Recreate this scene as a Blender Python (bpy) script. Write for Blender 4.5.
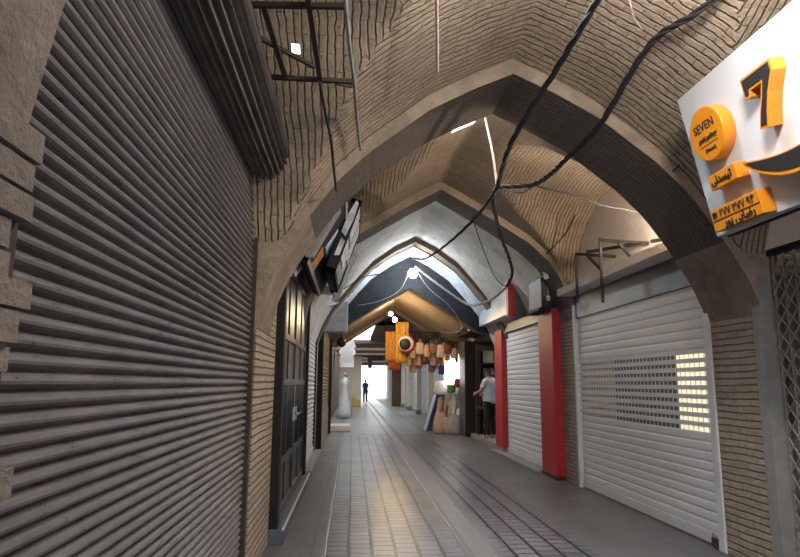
import bpy, bmesh, math, random
from mathutils import Vector, Matrix, Euler
random.seed(7)
for o in list(bpy.data.objects): bpy.data.objects.remove(o)
S = bpy.context.scene
COL = S.collection

# ------------------------------------------------------------------ camera
cd = bpy.data.cameras.new('camera'); cam = bpy.data.objects.new('camera', cd); COL.objects.link(cam)
cd.sensor_fit = 'HORIZONTAL'; cd.sensor_width = 36.0; cd.lens = 620.0/800*36; cd.clip_start = 0.05; cd.clip_end = 400
yaw, pitch, roll = math.radians(4.299), math.radians(9.597), math.radians(0.4)
fw = Vector((math.sin(yaw)*math.cos(pitch), math.cos(yaw)*math.cos(pitch), math.sin(pitch)))
rt = Vector((math.cos(yaw), -math.sin(yaw), 0)); up = rt.cross(fw)
r2 = rt*math.cos(roll)+up*math.sin(roll); u2 = up*math.cos(roll)-rt*math.sin(roll)
cam.matrix_world = Matrix(((r2.x,u2.x,-fw.x,0),(r2.y,u2.y,-fw.y,0),(r2.z,u2.z,-fw.z,1.45),(0,0,0,1)))
S.camera = cam

# ------------------------------------------------------------------ world, daylight, exposure
W = bpy.data.worlds.new('sky'); S.world = W; W.use_nodes = True
W.node_tree.nodes['Background'].inputs[0].default_value = (0.92, 0.96, 1.0, 1)
W.node_tree.nodes['Background'].inputs[1].default_value = 2.0
S.view_settings.view_transform = 'Standard'; S.view_settings.look = 'None'
S.view_settings.exposure = 0.95; S.view_settings.gamma = 1.0; S.view_settings.use_curve_mapping = False

def area_light(name, loc, sx, sy, watt, col):
    l = bpy.data.lights.new(name, 'AREA'); l.shape = 'RECTANGLE'; l.size = sx; l.size_y = sy; l.energy = watt; l.color = col
    o = bpy.data.objects.new(name, l); COL.objects.link(o); o.location = loc; return o
# daylight falling through the roof openings
area_light('skylight_daylight', (1.05, 3.25, 4.9), .7, .7, 170, (.86,.93,1))
area_light('skylight_daylight', (1.14, 5.92, 4.75), .25, .3, 110, (1,.93,.84))
area_light('skylight_daylight', (1.19, 9.88, 4.95), .2, .22, 45, (.95,.97,1))
area_light('skylight_daylight', (1.3, -1.4, 4.9), .9, .9, 90, (.93,.96,1))

# ------------------------------------------------------------------ materials
def nt(name):
    m = bpy.data.materials.new(name); m.use_nodes = True
    t = m.node_tree; return m, t, t.nodes['Principled BSDF']
def N(t, kind, **kw):
    n = t.nodes.new(kind)
    for k, v in kw.items():
        if k.startswith('_'): setattr(n, k[1:], v)
        else: n.inputs[k.replace('__', ' ')].default_value = v
    return n
def mix(t, fac, a, b, blend='MIX'):
    n = t.nodes.new('ShaderNodeMix'); n.data_type = 'RGBA'; n.blend_type = blend
    for sock, v in ((n.inputs[0], fac), (n.inputs[6], a), (n.inputs[7], b)):
        if isinstance(v, bpy.types.NodeSocket): t.links.new(v, sock)
        else: sock.default_value = v if not isinstance(v, tuple) or len(v) == 4 else (*v, 1)
    return n.outputs[2]
def ramp(t, src, p0, p1, c0=(0,0,0,1), c1=(1,1,1,1)):
    n = t.nodes.new('ShaderNodeValToRGB'); e = n.color_ramp.elements
    e[0].position = p0; e[1].position = p1; e[0].color = c0; e[1].color = c1
    t.links.new(src, n.inputs[0]); return n.outputs[0]
def noise(t, scale, vec=None, detail=4, rough=.6, dist=0):
    n = N(t, 'ShaderNodeTexNoise', Scale=scale, Detail=detail, Roughness=rough, Distortion=dist)
    if vec is not None: t.links.new(vec, n.inputs['Vector'])
    return n.outputs['Fac']
def objco(t): return t.nodes.new('ShaderNodeTexCoord').outputs['Object']
def mapping(t, vec, scale=(1,1,1), rot=(0,0,0), loc=(0,0,0)):
    n = t.nodes.new('ShaderNodeMapping'); t.links.new(vec, n.inputs[0])
    n.inputs['Scale'].default_value = scale; n.inputs['Rotation'].default_value = rot; n.inputs['Location'].default_value = loc
    return n.outputs[0]
def bump(t, b, height, dist, strength=1.0):
    n = N(t, 'ShaderNodeBump', Strength=strength, Distance=dist); t.links.new(height, n.inputs['Height'])
    t.links.new(n.outputs[0], b.inputs['Normal'])
def plain(name, col, rough=.6, metal=0, var=.25, scale=6, bmp=0, dirt=None):
    m, t, b = nt(name); co = objco(t); n1 = noise(t, scale, co, 5, .65)
    c = mix(t, ramp(t, n1, .3, .75), tuple(x*(1-var) for x in col), tuple(min(1, x*(1+var*.6)) for x in col))
    if dirt:
        n2 = noise(t, dirt[1], co, 6, .7); c = mix(t, ramp(t, n2, dirt[2], dirt[2]+.15), c, dirt[0])
    t.links.new(c, b.inputs['Base Color']); b.inputs['Roughness'].default_value = rough; b.inputs['Metallic'].default_value = metal
    if bmp: bump(t, b, noise(t, scale*6, co, 5), bmp)
    return m
def emit(name, col, s):
    m, t, b = nt(name); b.inputs['Base Color'].default_value = (*col, 1)
    b.inputs['Emission Color'].default_value = (*col, 1); b.inputs['Emission Strength'].default_value = s; return m
def brick(name, c1, c2, mortar, bw=.21, rh=.054, ms=.009, rough=.9, wob=.03, bdist=.03, soot=None, mode='UV', patch=None):
    m, t, b = nt(name)
    tc = t.nodes.new('ShaderNodeTexCoord'); vec = tc.outputs['UV'] if mode == 'UV' else tc.outputs['Object']
    if mode == 'wall': vec = mapping(t, vec, rot=(0,0,0)); sx = t.nodes.new('ShaderNodeSeparateXYZ'); t.links.new(vec, sx.inputs[0]); \
        ad = N(t, 'ShaderNodeMath', _operation='ADD'); t.links.new(sx.outputs[0], ad.inputs[0]); t.links.new(sx.outputs[1], ad.inputs[1]); \
        cb = t.nodes.new('ShaderNodeCombineXYZ'); t.links.new(ad.outputs[0], cb.inputs[0]); t.links.new(sx.outputs[2], cb.inputs[1]); vec = cb.outputs[0]
    nz = N(t, 'ShaderNodeTexNoise', Scale=2.6, Detail=4.0, Roughness=.62); t.links.new(tc.outputs['Object'], nz.inputs['Vector'])
    sub = N(t, 'ShaderNodeVectorMath', _operation='SUBTRACT'); t.links.new(nz.outputs['Color'], sub.inputs[0]); sub.inputs[1].default_value = (.5,.5,.5)
    sc = N(t, 'ShaderNodeVectorMath', _operation='SCALE'); t.links.new(sub.outputs[0], sc.inputs[0]); sc.inputs['Scale'].default_value = wob*3
    ad2 = N(t, 'ShaderNodeVectorMath', _operation='ADD'); t.links.new(vec, ad2.inputs[0]); t.links.new(sc.outputs[0], ad2.inputs[1])
    bt = N(t, 'ShaderNodeTexBrick', Scale=1.0); bt.inputs['Mortar Size'].default_value = ms; bt.inputs['Mortar Smooth'].default_value = .55
    bt.inputs['Brick Width'].default_value = bw; bt.inputs['Row Height'].default_value = rh; bt.inputs['Bias'].default_value = 0
    bt.inputs['Color1'].default_value = (*c1,1); bt.inputs['Color2'].default_value = (*c2,1); bt.inputs['Mortar'].default_value = (*mortar,1)
    t.links.new(ad2.outputs[0], bt.inputs['Vector'])
    n2 = noise(t, 7, tc.outputs['Object'], 6, .7)
    c = mix(t, ramp(t, n2, .35, .75), bt.outputs['Color'], tuple(x*.62 for x in c1))
    n3 = noise(t, 1.1, tc.outputs['Object'], 5, .65)
    if soot: c = mix(t, ramp(t, n3, soot[1], soot[1]+.25), c, soot[0])
    if patch:
        n4 = noise(t, 1.7, tc.outputs['Object'], 6, .6); c = mix(t, ramp(t, n4, patch[1], patch[1]+.08), c, patch[0])
    t.links.new(c, b.inputs['Base Color']); b.inputs['Roughness'].default_value = rough
    gv = t.nodes.new('ShaderNodeSeparateXYZ'); t.links.new(ad2.outputs[0], gv.inputs[0])
    g0 = N(t, 'ShaderNodeMath', _operation='DIVIDE'); t.links.new(gv.outputs[1], g0.inputs[0]); g0.inputs[1].default_value = rh
    g1 = N(t, 'ShaderNodeMath', _operation='FRACT'); t.links.new(g0.outputs[0], g1.inputs[0])
    g2 = N(t, 'ShaderNodeMath', _operation='SUBTRACT'); t.links.new(g1.outputs[0], g2.inputs[0]); g2.inputs[1].default_value = .5
    g3 = N(t, 'ShaderNodeMath', _operation='ABSOLUTE'); t.links.new(g2.outputs[0], g3.inputs[0])
    gr = ramp(t, g3.outputs[0], .33, .52)
    c = mix(t, mix(t, .6, (0,0,0), gr), c, mortar); t.links.new(c, b.inputs['Base Color'])
    hb = N(t, 'ShaderNodeMath', _operation='MULTIPLY_ADD'); t.links.new(bt.outputs['Fac'], hb.inputs[0]); hb.inputs[1].default_value = .35; t.links.new(gr, hb.inputs[2])
    h = N(t, 'ShaderNodeMath', _operation='MULTIPLY_ADD'); t.links.new(hb.outputs[0], h.inputs[0]); h.inputs[1].default_value = -1.0
    n5 = noise(t, 28, tc.outputs['Object'], 5, .7); t.links.new(n5, h.inputs[2])
    bump(t, b, h.outputs[0], bdist)
    return m

M = {}
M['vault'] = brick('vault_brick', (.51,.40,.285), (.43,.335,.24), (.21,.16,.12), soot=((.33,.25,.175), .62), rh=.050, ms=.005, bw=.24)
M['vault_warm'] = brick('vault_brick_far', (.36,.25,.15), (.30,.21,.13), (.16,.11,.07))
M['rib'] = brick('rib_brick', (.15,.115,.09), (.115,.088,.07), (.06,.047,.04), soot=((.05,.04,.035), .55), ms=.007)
M['rib_face'] = plain('rib_plaster_face', (.33,.26,.19), .9, var=.4, scale=3.5, bmp=.02, dirt=((.16,.12,.09), 2.2, .58))
M['pier'] = brick('pier_brick', (.54,.44,.335), (.46,.37,.28), (.27,.215,.165), rh=.058, ms=.006, mode='wall', soot=((.24,.175,.125), .58), wob=.012)
M['pier_plaster'] = plain('pier_plaster', (.235,.19,.155), .92, var=.4, scale=3, bmp=.03, dirt=((.15,.115,.09), 3.1, .55))
M['plaster_grey'] = plain('vault_plaster_grey', (.66,.62,.55), .92, var=.25, scale=2.2, bmp=.02, dirt=((.30,.26,.21), 2.4, .58))
M['plaster_white'] = plain('plaster_white', (.72,.66,.60), .92, var=.12, scale=2, bmp=.01, dirt=((.42,.33,.25), 2.8, .66))
M['plaster_arch'] = plain('plaster_pale', (.47,.50,.54), .85, var=.3, scale=5, bmp=.015, dirt=((.30,.31,.32), 3.8, .56))
M['brown_edge'] = plain('brown_render', (.19,.14,.10), .9, var=.3, scale=5, bmp=.02)
M['dark_wall'] = plain('sooty_wall', (.028,.029,.032), .9, var=.4, scale=2)
M['shop_wall'] = plain('shop_back_wall', (.10,.085,.075), .9, var=.4, scale=2)  # one even dark brown for the shop rooms
M['brown_wall'] = brick('gable_brick', (.22,.14,.10), (.18,.12,.09), (.10,.07,.05), mode='wall')
M['concrete'] = plain('concrete_sill', (.30,.285,.27), .8, var=.25, scale=5, bmp=.01)
M['white_paint'] = plain('white_enamel', (.66,.67,.69), .45, var=.12, scale=4, dirt=((.38,.33,.29), 5, .68))
M['iron'] = plain('dark_iron', (.010,.008,.008), .8, .0, var=.5, scale=12)
M['rust_iron'] = plain('rusty_iron', (.055,.034,.025), .85, .0, var=.5, scale=14)
M['black_door'] = plain('black_door_paint', (.010,.011,.013), .36, .0, var=.4, scale=3)
M['step_steel'] = plain('dull_step_steel', (.13,.15,.175), .5, .5)
M['gate'] = plain('gate_bars', (.36,.31,.26), .7)
M['dark_wall'].node_tree.nodes['Principled BSDF'].inputs['Specular IOR Level'].default_value = .05
M['steel'] = plain('brushed_steel', (.42,.45,.49), .32, .9, var=.2, scale=8)
M['lintel'] = plain('grey_sheet_metal', (.12,.13,.14), .45, .4, var=.2, scale=3)
M['red'] = plain('red_panel', (.50,.016,.032), .5, var=.18, scale=5, dirt=((.45,.12,.10), 9, .72))
M['cable'] = plain('black_cable', (.018,.016,.018), .85, var=.3, scale=20)
M['grey_cable'] = plain('grey_conduit', (.30,.29,.29), .6, var=.3, scale=20)
M['pale_cord'] = plain('pale_cord', (.55,.50,.46), .7, var=.3, scale=20)
M['white'] = plain('white_board', (.50,.52,.55), .4, var=.04, scale=2)
M['orange'] = plain('orange_acrylic', (.56,.20,.009), .3, var=.05, scale=3)
M['black'] = plain('black_acrylic', (.012,.010,.012), .55, var=.2, scale=5)
M['skin'] = plain('skin', (.42,.26,.18), .6, var=.1)
M['hair'] = plain('black_hair', (.015,.012,.012), .6)
M['shirt'] = plain('white_shirt', (.62,.66,.72), .85, var=.12, scale=9)
M['trousers'] = plain('dark_trousers', (.018,.018,.022), .9)
def cloth(name, col, var=.25): return plain(name, col, .8, var=var, scale=9)
M['gown'] = cloth('white_gown', (.82,.84,.88), .1)

def shutter_mat(name, col, edge, rough, metal, rust, thr):
    m, t, b = nt(name); co = objco(t)
    n1 = noise(t, 3, mapping(t, co, (1, 1, 3)), 5, .6); c = mix(t, ramp(t, n1, .3, .7), edge, col)
    n2 = noise(t, 9, mapping(t, co, (1, .8, 3)), 6, .75); c = mix(t, ramp(t, n2, thr, thr+.1), c, rust)
    n3 = noise(t, 40, mapping(t, co, (1, .5, 1)), 3, .6); c = mix(t, ramp(t, n3, .66, .74), c, tuple(x*.45 for x in edge))
    t.links.new(c, b.inputs['Base Color']); b.inputs['Metallic'].default_value = metal
    t.links.new(ramp(t, n2, .3, .8, (rough,)*3+(1,), (min(1,rough+.35),)*3+(1,)), b.inputs['Roughness']); return m
M['shutter_old'] = shutter_mat('weathered_galvanised', (.175,.16,.158), (.112,.102,.10), .55, .2, (.06,.043,.037), .58)
M['hood'] = shutter_mat('weathered_hood', (.17,.15,.13), (.11,.095,.085), .55, .3, (.06,.045,.04), .6)
M['shutter_white'] = shutter_mat('white_shutter', (.74,.75,.78), (.68,.69,.72), .4, .0, (.42,.38,.35), .74)
M['shutter_pale'] = shutter_mat('pale_shutter', (.62,.66,.68), (.5,.54,.55), .5, .1, (.35,.38,.36), .66)
M['shutter_brown'] = shutter_mat('brown_grey_shutter', (.24,.22,.195), (.17,.155,.14), .55, .2, (.36,.33,.28), .64)

def floor_mat():
    m, t, b = nt('paving'); co = objco(t); sx = t.nodes.new('ShaderNodeSeparateXYZ'); t.links.new(co, sx.inputs[0])
    cb = t.nodes.new('ShaderNodeCombineXYZ'); t.links.new(sx.outputs[1], cb.inputs[0]); t.links.new(sx.outputs[0], cb.inputs[1])
    wob = N(t, 'ShaderNodeTexNoise', Scale=1.5, Detail=3.0); t.links.new(co, wob.inputs['Vector'])
    sub = N(t, 'ShaderNodeVectorMath', _operation='SUBTRACT'); t.links.new(wob.outputs['Color'], sub.inputs[0]); sub.inputs[1].default_value = (.5,.5,.5)
    sc = N(t, 'ShaderNodeVectorMath', _operation='SCALE'); t.links.new(sub.outputs[0], sc.inputs[0]); sc.inputs['Scale'].default_value = .016
    ad = N(t, 'ShaderNodeVectorMath', _operation='ADD'); t.links.new(cb.outputs[0], ad.inputs[0]); t.links.new(sc.outputs[0], ad.inputs[1])
    bt = N(t, 'ShaderNodeTexBrick', Scale=1.0); bt.inputs['Mortar Size'].default_value = .016; bt.inputs['Mortar Smooth'].default_value = .4
    bt.inputs['Brick Width'].default_value = .16; bt.inputs['Row Height'].default_value = .205
    bt.inputs['Color1'].default_value = (.135,.137,.155,1); bt.inputs['Color2'].default_value = (.098,.099,.113,1); bt.inputs['Mortar'].default_value = (.015,.015,.017,1)
    t.links.new(ad.outputs[0], bt.inputs['Vector'])
    n1 = noise(t, 1.3, co, 6, .65); n2 = noise(t, 14, co, 5, .7)
    conc = mix(t, ramp(t, n1, .3, .7), (.125,.122,.128), (.165,.161,.168)); conc = mix(t, ramp(t, n2, .4, .8), conc, (.095,.092,.096))
    def band(a, bb, soft=.03):   # 1 inside [a,b] across the street
        p = N(t, 'ShaderNodeMapRange'); p.inputs[1].default_value = a-soft; p.inputs[2].default_value = a+soft; t.links.new(sx.outputs[0], p.inputs[0])
        q = N(t, 'ShaderNodeMapRange'); q.inputs[1].default_value = bb-soft; q.inputs[2].default_value = bb+soft; t.links.new(sx.outputs[0], q.inputs[0])
        s = N(t, 'ShaderNodeMath', _operation='SUBTRACT'); t.links.new(p.outputs[0], s.inputs[0]); t.links.new(q.outputs[0], s.inputs[1]); return s.outputs[0]
    mx = N(t, 'ShaderNodeMath', _operation='MAXIMUM'); t.links.new(band(-.22, 1.02), mx.inputs[0]); t.links.new(band(1.36, 2.15, .06), mx.inputs[1])
    wear = ramp(t, noise(t, .9, co, 4), .35, .6)
    fm = N(t, 'ShaderNodeMapRange'); fm.inputs[1].default_value = 18.6; fm.inputs[2].default_value = 18.7; fm.inputs[3].default_value = 1; fm.inputs[4].default_value = 0; t.links.new(sx.outputs[1], fm.inputs[0])
    pm = N(t, 'ShaderNodeMath', _operation='MULTIPLY'); t.links.new(mx.outputs[0], pm.inputs[0]); t.links.new(fm.outputs[0], pm.inputs[1]); pv = pm.outputs[0]
    c = mix(t, pv, conc, bt.outputs['Color'])
    chan = band(1.08, 1.27, .012); c = mix(t, chan, c, (.165,.165,.172))
    line = band(-.33, -.31, .006); c = mix(t, line, c, (.09,.085,.085))
    c = mix(t, ramp(t, n2, .62, .95), c, (.095,.095,.10))
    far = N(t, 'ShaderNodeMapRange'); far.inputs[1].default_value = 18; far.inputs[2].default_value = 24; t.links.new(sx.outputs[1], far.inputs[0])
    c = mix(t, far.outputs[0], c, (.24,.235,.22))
    t.links.new(c, b.inputs['Base Color'])
    rg = mix(t, mx.outputs[0], (.5,.5,.5), (.30,.30,.30)); rg = mix(t, chan, rg, (.28,.28,.28))
    rg = mix(t, ramp(t, n1, .45, .85), rg, (.42,.42,.42))
    t.links.new(rg, b.inputs['Roughness']); b.inputs['Specular IOR Level'].default_value = .3
    iv = N(t, 'ShaderNodeMath', _operation='MULTIPLY'); t.links.new(bt.outputs['Fac'], iv.inputs[0]); t.links.new(pv, iv.inputs[1])
    h = N(t, 'ShaderNodeMath', _operation='MULTIPLY_ADD'); t.links.new(iv.outputs[0], h.inputs[0]); h.inputs[1].default_value = -1.0
    n3 = noise(t, 16, co, 6, .7); n3s = N(t, 'ShaderNodeMath', _operation='MULTIPLY'); n3s.inputs[1].default_value = .35; t.links.new(n3, n3s.inputs[0]); t.links.new(n3s.outputs[0], h.inputs[2]); bump(t, b, h.outputs[0], .010)
    return m
M['floor'] = floor_mat()
M['cream_pier'] = plain('cream_pier', (.76,.66,.53), .8, var=.15, scale=3)

# ------------------------------------------------------------------ mesh helpers
WL = {}
class MB:
    def __init__(s): s.v=[]; s.f=[]; s.uv=[]; s.mi=[]; s.sm=[]
    def face(s, idx, uv=None, mi=0, sm=False): s.f.append(tuple(idx)); s.uv.append(uv); s.mi.append(mi); s.sm.append(sm)
    def quad(s, a, b, c, d, mi=0):
        i = len(s.v); s.v += [tuple(a),tuple(b),tuple(c),tuple(d)]; s.face((i,i+1,i+2,i+3), None, mi)
    def box(s, x0, x1, y0, y1, z0, z1, mi=0, M4=None):
        i = len(s.v); P = [Vector((x,y,z)) for z in (z0,z1) for y in (y0,y1) for x in (x0,x1)]
        if M4 is not None: P = [M4 @ p for p in P]
        s.v += [tuple(p) for p in P]
        for q in ((0,2,3,1),(4,5,7,6),(0,1,5,4),(2,6,7,3),(0,4,6,2),(1,3,7,5)): s.face([i+k for k in q], None, mi)
        return s
    def bar(s, a, b, w, h=None, mi=0):
        a = Vector(a); b = Vector(b); d = b-a; L = d.length; h = h or w
        q = d.to_track_quat('Z','Y').to_matrix().to_4x4(); s.box(-w/2,w/2,-h/2,h/2,0,L,mi,Matrix.Translation(a)@q); return s
    def tube(s, pts, r, n=8, mi=0, cap=True):
        pts = [Vector(p) for p in pts]; i0 = len(s.v); prev = None
        for k, p in enumerate(pts):
            d = (pts[min(k+1,len(pts)-1)]-pts[max(k-1,0)]).normalized()
            if prev is None: a = d.orthogonal().normalized()
            else: a = (prev-d*prev.dot(d)).normalized()
            prev = a; b = d.cross(a); rr = r[k] if isinstance(r,(list,tuple)) else r
            for j in range(n):
                t = 2*math.pi*j/n; s.v.append(tuple(p+a*rr*math.cos(t)+b*rr*math.sin(t)))
        for k in range(len(pts)-1):
            for j in range(n):
                a=i0+k*n+j; b=i0+k*n+(j+1)%n; s.face((a,b,b+n,a+n),None,mi,True)
        if cap: s.face(range(i0+n-1,i0-1,-1),None,mi); s.face(range(len(s.v)-n,len(s.v)),None,mi)
        return s
    def lathe(s, prof, loc, n=20, mi=0, M4=None):      # prof: (r,z)
        i0=len(s.v); loc=Vector(loc)
        for r,z in prof:
            for j in range(n):
                t=2*math.pi*j/n; p=Vector((r*math.cos(t),r*math.sin(t),z))
                if M4 is not None: p = M4 @ p
                s.v.append(tuple(loc+p))
        for k in range(len(prof)-1):
            for j in range(n):
                a=i0+k*n+j; b=i0+k*n+(j+1)%n; s.face((a,b,b+n,a+n),None,mi,True)
        s.face(range(i0+n-1,i0-1,-1),None,mi); s.face(range(len(s.v)-n,len(s.v)),None,mi); return s
    def prism(s, poly, fn, d0, d1, mi=0, side=None, smooth=False):     # fn(a,b,d) -> world
        n=len(poly); i=len(s.v); s.v += [tuple(fn(a,b,d0)) for a,b in poly]+[tuple(fn(a,b,d1)) for a,b in poly]
        s.face([i+k for k in range(n-1,-1,-1)],None,mi); s.face([i+n+k for k in range(n)],None,mi)
        for k in range(n): s.face((i+k,i+(k+1)%n,i+n+(k+1)%n,i+n+k),None,mi if side is None else side,smooth)
        return s
    def sphere(s, c, r, n=16, m=10, mi=0, sc=(1,1,1)):
        prof=[]; i0=len(s.v); c=Vector(c)
        for k in range(m+1):
            a=math.pi*k/m
            for j in range(n):
                t=2*math.pi*j/n; rr=max(math.sin(a),.001)
                s.v.append((c.x+r*sc[0]*rr*math.cos(t),c.y+r*sc[1]*rr*math.sin(t),c.z-r*sc[2]*math.cos(a)))
        for k in range(m):
            for j in range(n):
                a=i0+k*n+j; b=i0+k*n+(j+1)%n; s.face((a,b,b+n,a+n),None,mi,True)
        return s
    def build(s, name, mats, parent=None, bevel=0, base=None):
        if not isinstance(mats,(list,tuple)): mats=[mats]
        if parent is not None: off = WL[parent.name]
        elif base is not None: off = Vector(base)
        else: off = Vector((0,0,0))
        me = bpy.data.meshes.new(name); me.from_pydata([(x-off.x,y-off.y,z-off.z) for x,y,z in s.v],[],s.f)
        for m in mats: me.materials.append(m)
        me.polygons.foreach_set('material_index', s.mi); me.polygons.foreach_set('use_smooth', s.sm)
        if any(u is not None for u in s.uv):
            l = me.uv_layers.new(name='UVMap')
            for p,u in zip(me.polygons, s.uv):
                if u is not None:
                    for li,c in zip(p.loop_indices,u): l.data[li].uv = c
        me.update()
        o = bpy.data.objects.new(name, me); COL.objects.link(o)
        if parent is not None: o.parent = parent; WL[o.name] = off.copy()
        else: o.location = off; WL[o.name] = off.copy()
        if bevel:
            b = o.modifiers.new('bevel','BEVEL'); b.width = bevel; b.segments = 2; b.limit_method = 'ANGLE'
        return o
def thing(name, label, cat, loc, group=None):
    o = bpy.data.objects.new(name, None); COL.objects.link(o); o.location = loc; WL[o.name] = Vector(loc)
    return tag(o, label, cat, group)
def tag(o, label, cat, group=None, kind=None):
    o['label'] = label; o['category'] = cat
    if group: o['group'] = group
    if kind: o['kind'] = kind
    return o
def struct(o): o['kind'] = 'structure'; return o
def spline(pts, n=8):
    P=[Vector(p) for p in pts]; out=[]
    for i in range(len(P)-1):
        p0=P[max(i-1,0)];p1=P[i];p2=P[i+1];p3=P[min(i+2,len(P)-1)]
        for k in range(n):
            t=k/n; out.append(.5*((2*p1)+(p2-p0)*t+(2*p0-5*p1+4*p2-p3)*t*t+(3*p1-p0-3*p2+p3)*t**3))
    out.append(P[-1]); return out
def lerp_tab(tab, x):
    if x <= tab[0][0]: return tab[0][1]
    for (a,za),(b,zb) in zip(tab,tab[1:]):
        if x <= b: return za+(zb-za)*(x-a)/(b-a)
    (a,za),(b,zb)=tab[-2],tab[-1]; return zb+(zb-za)/(b-a)*(x-b)

# ------------------------------------------------------------------ the setting
CX = 1.30; HW = 2.05; XL = CX-HW; XR = CX+HW          # street axis, walls at -0.75 and 3.35
R1 = [(0,4.02),(.35,3.86),(.7,3.67),(1.2,3.28),(1.45,3.03),(1.7,2.68),(1.9,2.33),(2.0,2.08),(2.05,1.8)]
R2 = [(0,4.38),(.5,4.10),(1.0,3.79),(1.35,3.57),(1.65,3.29),(1.85,2.98),(1.97,2.6),(2.05,2.1)]
R3 = [(0,4.45),(.45,4.22),(.9,3.9),(1.2,3.57),(1.5,3.2),(1.75,2.88),(1.95,2.5),(2.05,2.2)]
R4 = [(0,3.64),(.7,3.22),(1.35,2.80),(1.6,2.64),(2.1,2.55)]
R0 = [(0,4.02),(.35,3.86),(.7,3.68),(1.2,3.36),(1.5,3.12),(1.75,2.85),(1.92,2.5),(1.99,2.2),(2.05,1.8)]

f = MB(); NX, NY = 1, 1
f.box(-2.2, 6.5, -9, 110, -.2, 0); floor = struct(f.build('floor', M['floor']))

def arch_rib(name, y0, y1, tab, thick, mats, cx=CX, out=None):
    b = MB(); hw = tab[-1][0]
    xs = [hw*k/26 for k in range(27)]; prof = [(-x,lerp_tab(tab,x)) for x in reversed(xs)]+[(x,lerp_tab(tab,x)) for x in xs[1:]]
    L=0; n=len(prof); arc=[0]
    for k in range(1,n): L+=math.dist(prof[k],prof[k-1]); arc.append(L)
    outer = []
    for k,(x,z) in enumerate(prof):
        a=prof[max(k-1,0)]; c=prof[min(k+1,n-1)]; dx=c[0]-a[0]; dz=c[1]-a[1]; l=math.hypot(dx,dz); th_=thick*min(1,max(.02,(z-1.8)/.7)); outer.append((x-dz/l*th_, z+dx/l*th_))
    NYs = 6; i0=len(b.v)
    for j in range(NYs+1):
        y=y0+(y1-y0)*j/NYs
        for (x,z) in prof: b.v.append((cx+x,y,z))
    for j in range(NYs):
        for k in range(n-1):
            a=i0+j*n+k; ya=y0+(y1-y0)*j/NYs; yb=y0+(y1-y0)*(j+1)/NYs
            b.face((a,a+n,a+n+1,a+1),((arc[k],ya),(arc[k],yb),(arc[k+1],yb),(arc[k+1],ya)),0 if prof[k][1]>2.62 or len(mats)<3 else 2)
    for y,flip in ((y0,0),(y1,1)):
        i=len(b.v); b.v += [(cx+x,y,z) for x,z in prof]+[(cx+x,y,z) for x,z in outer]
        for k in range(n-1):
            q=(i+k,i+k+1,i+n+k+1,i+n+k); b.face(q if not flip else q[::-1],((arc[k],0),(arc[k+1],0),(arc[k+1],thick),(arc[k],thick)),1)
    i=len(b.v); b.v += [(cx+x,y,z) for y in (y0,y1) for x,z in outer]
    for k in range(n-1): b.face((i+k,i+k+1,i+n+k+1,i+n+k),None,1)
    return struct(b.build(name, mats))
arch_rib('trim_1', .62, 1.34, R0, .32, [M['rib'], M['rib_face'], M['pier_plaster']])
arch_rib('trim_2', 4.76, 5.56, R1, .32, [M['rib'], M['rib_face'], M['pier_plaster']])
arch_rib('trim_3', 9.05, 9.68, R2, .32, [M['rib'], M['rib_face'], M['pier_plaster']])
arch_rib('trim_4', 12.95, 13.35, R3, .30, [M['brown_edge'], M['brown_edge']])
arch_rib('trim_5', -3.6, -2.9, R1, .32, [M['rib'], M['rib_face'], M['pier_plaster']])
arch_rib('trim_6', 19.3, 19.9, R4, .30, [M['brown_edge'], M['brown_edge']])

def vault(name, y0, y1, ta, tb, off, lun, mat, holes=(), ls=.10):
    """groined brick bay: a pointed barrel along the street with a lunette vault on each side"""
    b = MB(); step=.055; ny=max(4,int((y1-y0)/step)); nx=84; hw=HW+.14; yc=(y0+y1)/2; hl=(y1-y0)/2
    V=[]; Lf=[]
    for j in range(ny+1):
        y=y0+(y1-y0)*j/ny; t=j/ny; row=[]; lr=[]
        for k in range(nx+1):
            dx=-hw+2*hw*k/nx; ad=abs(dx)
            zt=(1-t)*lerp_tab(ta,ad)+t*lerp_tab(tb,ad)+off+.10*math.sin(math.pi*t)
            zl=-9
            if lun: zl=lerp_tab(lun,abs(y-yc)/hl)+(hw-ad)*ls
            row.append((CX+dx,y,max(zt,zl))); lr.append(zl>zt)
        V.append(row); Lf.append(lr)
    b.v=[p for r in V for p in r]
    arc=[0]
    for k in range(1,nx+1): arc.append(arc[-1]+math.dist(V[0][k],V[0][k-1]))
    arcl=[0]
    for j in range(1,ny+1): arcl.append(arcl[-1]+math.dist(V[j][1],V[j-1][1]))
    w=nx+1
    for j in range(ny):
        for k in range(nx):
            a=j*w+k; x=V[j][k][0]; y=V[j][k][1]
            if any(h[0]<=x<h[1] and h[2]<=y<h[3] for h in holes): continue
            q=(a,a+w,a+w+1,a+1)
            if sum((Lf[j][k],Lf[j+1][k],Lf[j+1][k+1],Lf[j][k+1]))>=2:
                xx=V[j][k+1][0]; uv=((arcl[j],x),(arcl[j+1],x),(arcl[j+1],xx),(arcl[j],xx))
            else:
                yy=V[j+1][k][1]; y_=y*.78; yy*=.78; uv=((arc[k],y_),(arc[k],yy),(arc[k+1],yy),(arc[k+1],y_))
            b.face(q,uv,0,True)
    return struct(b.build(name, mat))
LUN = [(0,3.86),(.25,3.68),(.5,3.40),(.75,3.12),(.9,2.85),(1.0,2.45)]
LUN2 = [(0,4.02),(.4,3.96),(.65,3.78),(.85,3.46),(.95,3.1),(1.0,2.6)]
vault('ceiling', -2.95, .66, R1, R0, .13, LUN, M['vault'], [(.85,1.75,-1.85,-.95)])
vault('ceiling', 1.30, 4.80, R0, R1, .13, LUN, M['vault'], [(.7,1.4,2.9,3.6),(-.435,-.385,3.62,3.68)], -.08)
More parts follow.
